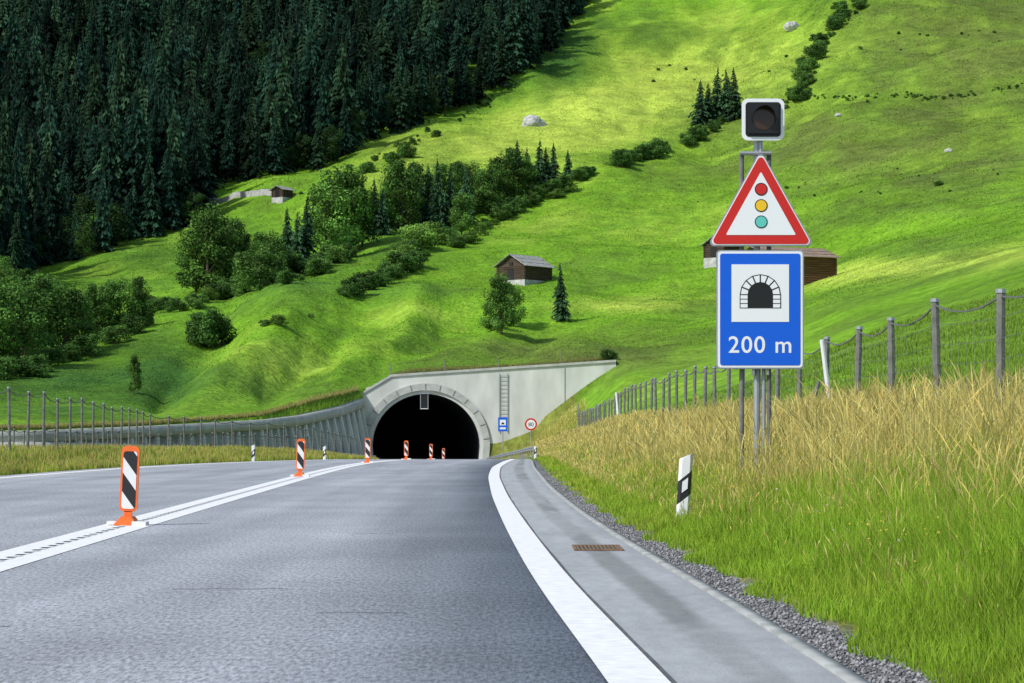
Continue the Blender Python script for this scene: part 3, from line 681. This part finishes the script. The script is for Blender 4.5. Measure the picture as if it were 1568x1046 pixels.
for a in ((318,448,130,1.1,0),(300,448,100,1,3),(345,440,110,1,3),(520,392,135,1.0,0),(500,398,118,1.0,2),(540,385,125,.95,0),(555,378,90,.95,3),(615,355,112,.9,3),(637,345,95,.95,3),(604,352,100,.9,1),(707,360,66,1.05,2),(787,308,82,1.05,3),(765,314,74,1.05,3),(735,325,66,1,1),(750,318,60,1.1,3),(768,514,92,.95,0),(786,500,66,1.0,2),(752,508,50,1,2),(205,604,60,.7,0),(60,548,125,1.2,3),(20,565,130,1.1,1),(98,540,105,1.1,1),(148,520,85,1,3),(185,510,85,1,1),(212,502,80,.8,3),(-20,565,140,1,1),(40,555,110,1.1,3),(120,535,85,1.2,0),(165,515,75,1.1,1),(5,540,110,1,1),(150,388,62,1,1),(130,395,50,1,3),(410,430,76,1.1,1),(380,432,74,1.1,3),(398,440,70,1.2,1),(700,325,78,1,3),(720,312,64,1.1,1),(355,405,72,1,1),(330,400,60,1,3),(425,425,60,1.1,3),(680,330,80,1,3),(805,300,55,1.1,1),(45,480,70,1.2,3),(0,470,80,1,3),(75,470,50,1.2,1),(70,500,80,1.1,2),(10,500,90,1,0)):
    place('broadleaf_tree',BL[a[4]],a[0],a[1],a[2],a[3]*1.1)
SH=[(320,532,68,1.05,1),(308,530,50,1.1,1),(340,528,52,1.1,1),(395,444,72,1.1,0),(545,454,34,1.5,1),(560,445,32,1.5,1),(532,456,22,1.5,0),(575,440,30,1.4,1),(615,420,38,1.5,1),(600,427,32,1.5,0),(635,412,34,1.3,1),(590,434,30,1.4,1),(625,395,34,1.5,0),(640,384,46,1.4,2),(660,374,40,1.3,2),(622,400,30,1.4,2),(740,328,44,1.2,0),(425,497,18,1.8,2),(405,500,12,1.8,1),(335,460,30,1.6,1),(300,472,26,1.6,1),(275,478,20,1.8,1),(350,452,30,1.5,1),(890,272,20,1.8,1),(860,292,28,1.5,1),(842,296,26,1.5,1),(880,275,18,1.5,1),(905,268,14,1.5,1),
(720,374,22,1.6,2),(700,380,22,1.5,0),(690,372,30,1.3,1),(440,417,42,1.3,1),(420,432,34,1.4,0),(30,578,40,1.6,1),(130,547,40,1.5,1),(70,562,38,1.6,0),(100,556,34,1.6,1),(175,527,34,1.5,0),(0,582,44,1.5,1),(205,512,34,1.5,1),(50,572,34,1.6,1),(220,500,26,1.4,1),(770,337,26,1.5,0),(790,325,26,1.5,1),(820,304,24,1.5,1),(755,330,30,1.4,1),(625,242,22,1.5,1),(560,267,22,1.4,1),(600,252,22,1.4,1),(480,417,30,1.5,1),(510,402,34,1.4,0),(495,410,28,1.5,1),(460,420,26,1.5,1),(930,592,22,1.2,0),(938,575,14,1.4,1),(1437,285,8,2.2,0),(475,488,8,1.8,2),(250,470,18,1.8,1),(60,578,26,1.8,1)]
for a in SH: place('shrub',BU[a[4]],a[0],a[1],a[2],a[3]*.95)
hc=bpy.data.collections.new('hedge_shrubs')
def hedge(line,n,h0,h1,js,which=2):
    lx=[a for a,_ in line];ly=[b for _,b in line]
    for i in range(n):
        u_=R_.random()*(len(line)-1)
        x_=float(np.interp(u_,range(len(line)),lx))+R_.gauss(0,js);y_=float(np.interp(u_,range(len(line)),ly))+R_.gauss(0,js)*.5
        place('shrub',R_.choice(BU[:which]),x_,y_,h0+(h1-h0)*R_.random()**1.6,R_.uniform(.9,1.4),hc)
hedge([(940,256),(975,248),(1000,240),(1030,228),(1055,222),(1085,208),(1110,190)],36,8,32,4)
hedge([(1205,170),(1222,150),(1232,125),(1240,105),(1252,85),(1266,62),(1282,42),(1300,22),(1318,2),(1330,-15)],50,6,30,6)
hedge([(1130,178),(1180,160),(1240,150),(1300,152),(1390,148),(1430,153),(1480,148),(1568,132)],200,1,6,4)
hedge([(640,395),(700,375),(760,340),(800,318),(860,296),(905,270)],28,10,26,5,3)
hedge([(440,300),(500,275),(600,235),(700,190),(760,150)],22,4,16,9)
hedge([(230,482),(300,470),(350,456),(420,436),(480,420),(560,385)],34,12,32,6,3)
hedge([(1100,300),(1300,290),(1440,280),(1568,250)],18,2,5,22)
hedge([(980,120),(1100,110),(1400,60),(1560,40)],22,2,6,22)
he=bpy.data.objects.new('hedgerow',None); he.instance_type='COLLECTION'; he.instance_collection=hc; S.collection.objects.link(he)
# forest (instanced collection)
fc=bpy.data.collections.new('conifer_forest_trees')
bound=[(-300,470),(0,430),(60,412),(130,392),(230,365),(305,345),(316,282),(420,268),(500,258),(560,218),(640,188),(720,162),(790,118),(835,92),(870,45),(905,0),(930,-60),(960,-140)]
bx=[b_[0] for b_ in bound];by=[b_[1] for b_ in bound]
gg=random.Random(9); cnt=0
px_=-280
while px_<950:
    py_=np.interp(px_,bx,by); lo=px_<700
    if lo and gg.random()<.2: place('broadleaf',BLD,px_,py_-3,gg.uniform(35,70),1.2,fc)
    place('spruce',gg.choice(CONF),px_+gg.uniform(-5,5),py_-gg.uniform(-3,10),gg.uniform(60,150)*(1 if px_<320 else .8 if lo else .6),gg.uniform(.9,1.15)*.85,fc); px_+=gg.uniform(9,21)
for px0 in range(-280,960,18):
    ym=np.interp(px0,bx,by)
    d=float(find_d(px0,ym))
    while d<1000:
        d+=gg.uniform(8,17)
        pxx=px0+gg.uniform(-12,12)
        nz_=fbm(np.array([pxx/60.]),np.array([d/40.]),2)[0]
        if nz_<-.36: 
            if gg.random()<.5: place('broadleaf',BLD,pxx,0,gg.uniform(6,11)*F/d,1.2,fc,d=d)
            continue
        h=gg.uniform(15,28)*(1+.35*nz_)*(1.25 if gg.random()<.15 else 1)
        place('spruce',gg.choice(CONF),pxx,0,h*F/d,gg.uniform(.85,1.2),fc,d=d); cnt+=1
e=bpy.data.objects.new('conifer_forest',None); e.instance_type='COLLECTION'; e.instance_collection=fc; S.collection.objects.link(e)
print('forest',cnt)
# ------------------------------------------------------------------ grass
def blades(P,H,Wd,C0,C1,prof,leanamt=.35):
    n=len(P); yaw=rng.random(n)*6.283; wd=np.stack([np.cos(yaw),np.sin(yaw)*.6,0*yaw],-1); la=rng.random(n)*6.283; ln=np.stack([np.cos(la),np.sin(la),0*la],-1)*(H*leanamt*rng.random(n))[:,None]
    Vv=[];Cc=[];k_=0;idx=[]
    for t,w_ in prof:
        c=P+np.stack([0*H,0*H,H*t*(1-.12*leanamt*t)],-1)+ln*t*t; cc=C0*(1-t)+C1*t
        if w_>0:
            Vv+=[c-wd*(Wd*w_)[:,None],c+wd*(Wd*w_)[:,None]];Cc+=[cc,cc];idx.append((k_,k_+1));k_+=2
        else: Vv.append(c);Cc.append(cc);idx.append((k_,));k_+=1
    T=[]
    for a,b_ in zip(idx[:-1],idx[1:]):
        if len(b_)==2: T+=[(a[0],a[1],b_[1]),(a[0],b_[1],b_[0])]
        else: T.append((a[0],a[1],b_[0]))
    Vv=np.stack(Vv,1).reshape(-1,3);Cc=np.stack(Cc,1).reshape(-1,3)
    T=(np.array(T)[None]+(np.arange(n)*k_)[:,None,None]).reshape(-1,3)
    return Vv,T,Cc
GR=[]
def addgrass(n,x0,x1,ya,yb,hfun,wfun,cfun,prof,lean=.35,keep=None):
    Y=ya*(yb/ya)**rng.random(n); f0=x0(Y);f1=x1(Y);Xs=f0+(f1-f0)*rng.random(n)
    if keep is not None:
        m_=keep(Xs,Y); Xs=Xs[m_];Y=Y[m_]
    z=ground(Xs,Y); H=hfun(Xs,Y)*(.55+.7*rng.random(len(Xs)))*(1+.45*fbm(Xs/.9,Y/1.4,3)); Wd=wfun(Xs,Y); C0,C1=cfun(Xs,Y)
    GR.append(blades(np.stack([Xs,Y,z-.02],-1),H,Wd,C0,C1,prof,lean))
leafp=[(0,1),(.5,.8),(1,0)]; seedp=[(0,.35),(.7,.3),(.86,1.1),(1,0)]
ed=lambda y:xk(y)+.36+.16*np.sin(y*2.1)*np.cos(y*.7)
def off(X,Y): return X-xk(Y)
def gold(X,Y):
    return np.clip(ss((off(X,Y)-.9)/2.6)*.40+ss((Y-18)/20)*.50+fbm(X/1.1,Y/2.6,3)*.9-.06,0,1)
def cgreen(X,Y):
    n=len(X); g_=gold(X,Y)[:,None]; r=rng.random((n,1))
    a=np.array([.19,.32,.022])*(.7+.6*r); b_=np.array([.55,.50,.09])*(.75+.5*r)
    t=np.clip(g_*.7+(rng.random((n,1))-.5)*.6,0,1); tip=a*1.5*(1-t)+b_*t; return a*(1-.25*t)+b_*.25*t,tip
def cgold(X,Y):
    n=len(X); r=rng.random((n,1)); s=rng.random((n,1)); return np.array([.28,.34,.045])*(.7+.6*r),(np.array([.88,.64,.19])*(1-s)+np.array([.76,.68,.26])*s)*(.6+.5*r)
wn=lambda X,Y:.0028+Y*.00011
low=lambda X,Y:.12+.34*ss((off(X,Y)-.3)/1.6)
addgrass(150000,ed,lambda y:np.full_like(y,6.6),9,40,low,wn,cgreen,leafp,lean=.6)
addgrass(70000,ed,lambda y:np.full_like(y,7.0),40,225,lambda X,Y:low(X,Y)*.9,lambda X,Y:.003+Y*.00017,cgreen,leafp,lean=.5)
addgrass(68000,lambda y:xk(y)+.9,lambda y:np.full_like(y,6.9),12,60,lambda X,Y:.32+.55*ss((off(X,Y)-.9)/2.4),wn,cgold,seedp,lean=.55,keep=lambda X,Y:rng.random(len(X))<gold(X,Y)*.8+.05)
addgrass(42000,lambda y:xk(y)+.9,lambda y:np.full_like(y,7.2),55,228,lambda X,Y:.28+.40*ss((off(X,Y)-.8)/2.2),lambda X,Y:.003+Y*.00013,cgold,seedp,lean=.45,keep=lambda X,Y:rng.random(len(X))<.85)
addgrass(4500,lambda y:xk(y)+1.8,lambda y:np.full_like(y,6.8),16,70,lambda X,Y:np.full_like(X,1.0),lambda X,Y:wn(X,Y)*1.35,cgold,seedp,lean=.7)
def cmead(X,Y):
    n=len(X); r=rng.random((n,1)); return np.array([.11,.215,.018])*(.8+.4*r),np.array([.27,.40,.045])*(.6+.8*r)
addgrass(110000,lambda y:np.full_like(y,6.4),lambda y:np.minimum(y*.26+1.5,60),17,150,lambda X,Y:np.full_like(X,.24),lambda X,Y:.003+Y*.0002,cmead,leafp)
xe=lambda y:xl(y)-.95
addgrass(60000,lambda y:xe(y)-9,xe,45,200,lambda X,Y:.16+.22*rng.random(len(X)),lambda X,Y:.003+Y*.00018,lambda X,Y:tuple(a*.8 for a in cgold(X,Y)),leafp)
addgrass(70000,lambda y:xe(y)-14,xe,45,200,lambda X,Y:.18+.16*rng.random(len(X)),lambda X,Y:.003+Y*.00018,lambda X,Y:tuple(a*.85 for a in cgreen(X,Y)),leafp)
pxw=rng.uniform(-100,548,14000); dd=dwall(pxw)+1.2+rng.random(14000)**2*5; Xg=(pxw-CX)/F*dd
z=ground(Xg,dd); r=rng.random((14000,1))
GR.append(blades(np.stack([Xg,dd,z],-1),.2+.3*rng.random(14000),np.full(14000,.035),np.array([.2,.24,.05])*(.7+.5*r),np.array([.42,.37,.12])*(.7+.5*r),leafp))
pxw=rng.uniform(600,940,9000); dd=235+rng.random(9000)**2*5; Xg=(pxw-CX)/F*dd; z=ground(Xg,dd); r=rng.random((9000,1))
GR.append(blades(np.stack([Xg,dd,z-.05],-1),.2+.35*rng.random(9000),np.full(9000,.035),np.array([.12,.18,.03])*(.7+.5*r),np.array([.30,.27,.09])*(.7+.5*r),leafp))
o_=0;VV=[];TT=[];CC=[]
for v_,t_,c_ in GR: VV.append(v_);TT.append(t_+o_);CC.append(c_);o_+=len(v_)
npmesh('roadside_tall_grass',np.vstack(VV),np.vstack(TT),np.vstack(CC),('blade',))
n=170000; pxw=rng.uniform(-20,1600,n); dd=236*(760/236)**rng.random(n); keep=(fbm((pxw-CX)/F*dd/9,dd/14,3)+.25*rng.random(n)>-.05)&(dd>dwall(pxw)+3); pxw=pxw[keep];dd=dd[keep];n=len(dd)
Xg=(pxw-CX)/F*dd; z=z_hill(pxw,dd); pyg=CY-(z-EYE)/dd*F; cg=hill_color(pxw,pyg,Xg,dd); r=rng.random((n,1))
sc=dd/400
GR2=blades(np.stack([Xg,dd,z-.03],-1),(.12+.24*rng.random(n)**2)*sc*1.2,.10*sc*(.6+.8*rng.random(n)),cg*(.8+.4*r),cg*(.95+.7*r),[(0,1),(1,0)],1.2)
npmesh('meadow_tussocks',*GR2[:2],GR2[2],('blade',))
n=9000; Y=9*(60/9)**rng.random(n); Xs=xk(Y)+.02+.42*rng.random(n)**1.3; z=zr(Y)-.03; sz=.006+.015*rng.random(n)**2
octv=np.array([[1,0,0],[0,1,0],[-1,0,0],[0,-1,0],[0,0,.8],[0,0,-.5]]);octf=np.array([[0,1,4],[1,2,4],[2,3,4],[3,0,4],[1,0,5],[2,1,5],[3,2,5],[0,3,5]])
Vv=(octv[None]*(1+.5*(rng.random((n,6,1))-.5))*sz[:,None,None]+np.stack([Xs,Y,z],-1)[:,None,:]).reshape(-1,3)
Tt=(octf[None]+(np.arange(n)*6)[:,None,None]).reshape(-1,3)
npmesh('gravel',Vv,Tt,np.repeat(np.array([.24,.24,.245])*(.5+rng.random((n,1))),6,axis=0),('stones',))
n=500; Xs=xk(20)+rng.uniform(1,5,n); Y=rng.uniform(13,40,n); z=ground(Xs,Y)+.3+.3*rng.random(n); 
Vv,Tt,Cc=leafquads(np.stack([Xs,Y,z],-1),np.tile([0,-.5,.85],(n,1))+rng.normal(size=(n,3))*.2,np.full(n,.009)+.008*rng.random(n),np.where(rng.random((n,1))<.85,np.array([[.7,.55,.08]]),np.array([[.6,.6,.45]])))
npmesh('wildflowers',Vv,Tt,Cc,('blade',))
# ------------------------------------------------------------------ light, world, camera
to_sun=Vector((-.60,-.44,.70)).normalized()
sun=bpy.data.lights.new('sun','SUN');sun.energy=3.9;sun.angle=math.radians(3);sun.color=(1,.97,.91)
so=bpy.data.objects.new('sun',sun);S.collection.objects.link(so);so.rotation_euler=to_sun.to_track_quat('Z','Y').to_euler()
w=bpy.data.worlds.new('World');S.world=w;w.use_nodes=True;nt=w.node_tree;bg=nt.nodes['Background']
sk=nt.nodes.new('ShaderNodeTexSky');sk.sky_type='NISHITA';sk.sun_disc=False;sk.sun_elevation=math.asin(to_sun.z);sk.sun_rotation=math.atan2(to_sun.x,to_sun.y)%(2*math.pi)
nt.links.new(sk.outputs[0],bg.inputs[0]);bg.inputs[1].default_value=.15
cam=bpy.data.cameras.new('camera');co=bpy.data.objects.new('camera',cam);S.collection.objects.link(co);S.camera=co
co.location=(0,0,EYE);co.rotation_euler=(math.pi/2,0,0);cam.sensor_width=36;cam.lens=F/1568*36;cam.shift_y=139/1568;cam.clip_end=8000;cam.clip_start=.1
S.view_settings.view_transform='Standard';S.view_settings.look='None';S.view_settings.exposure=0
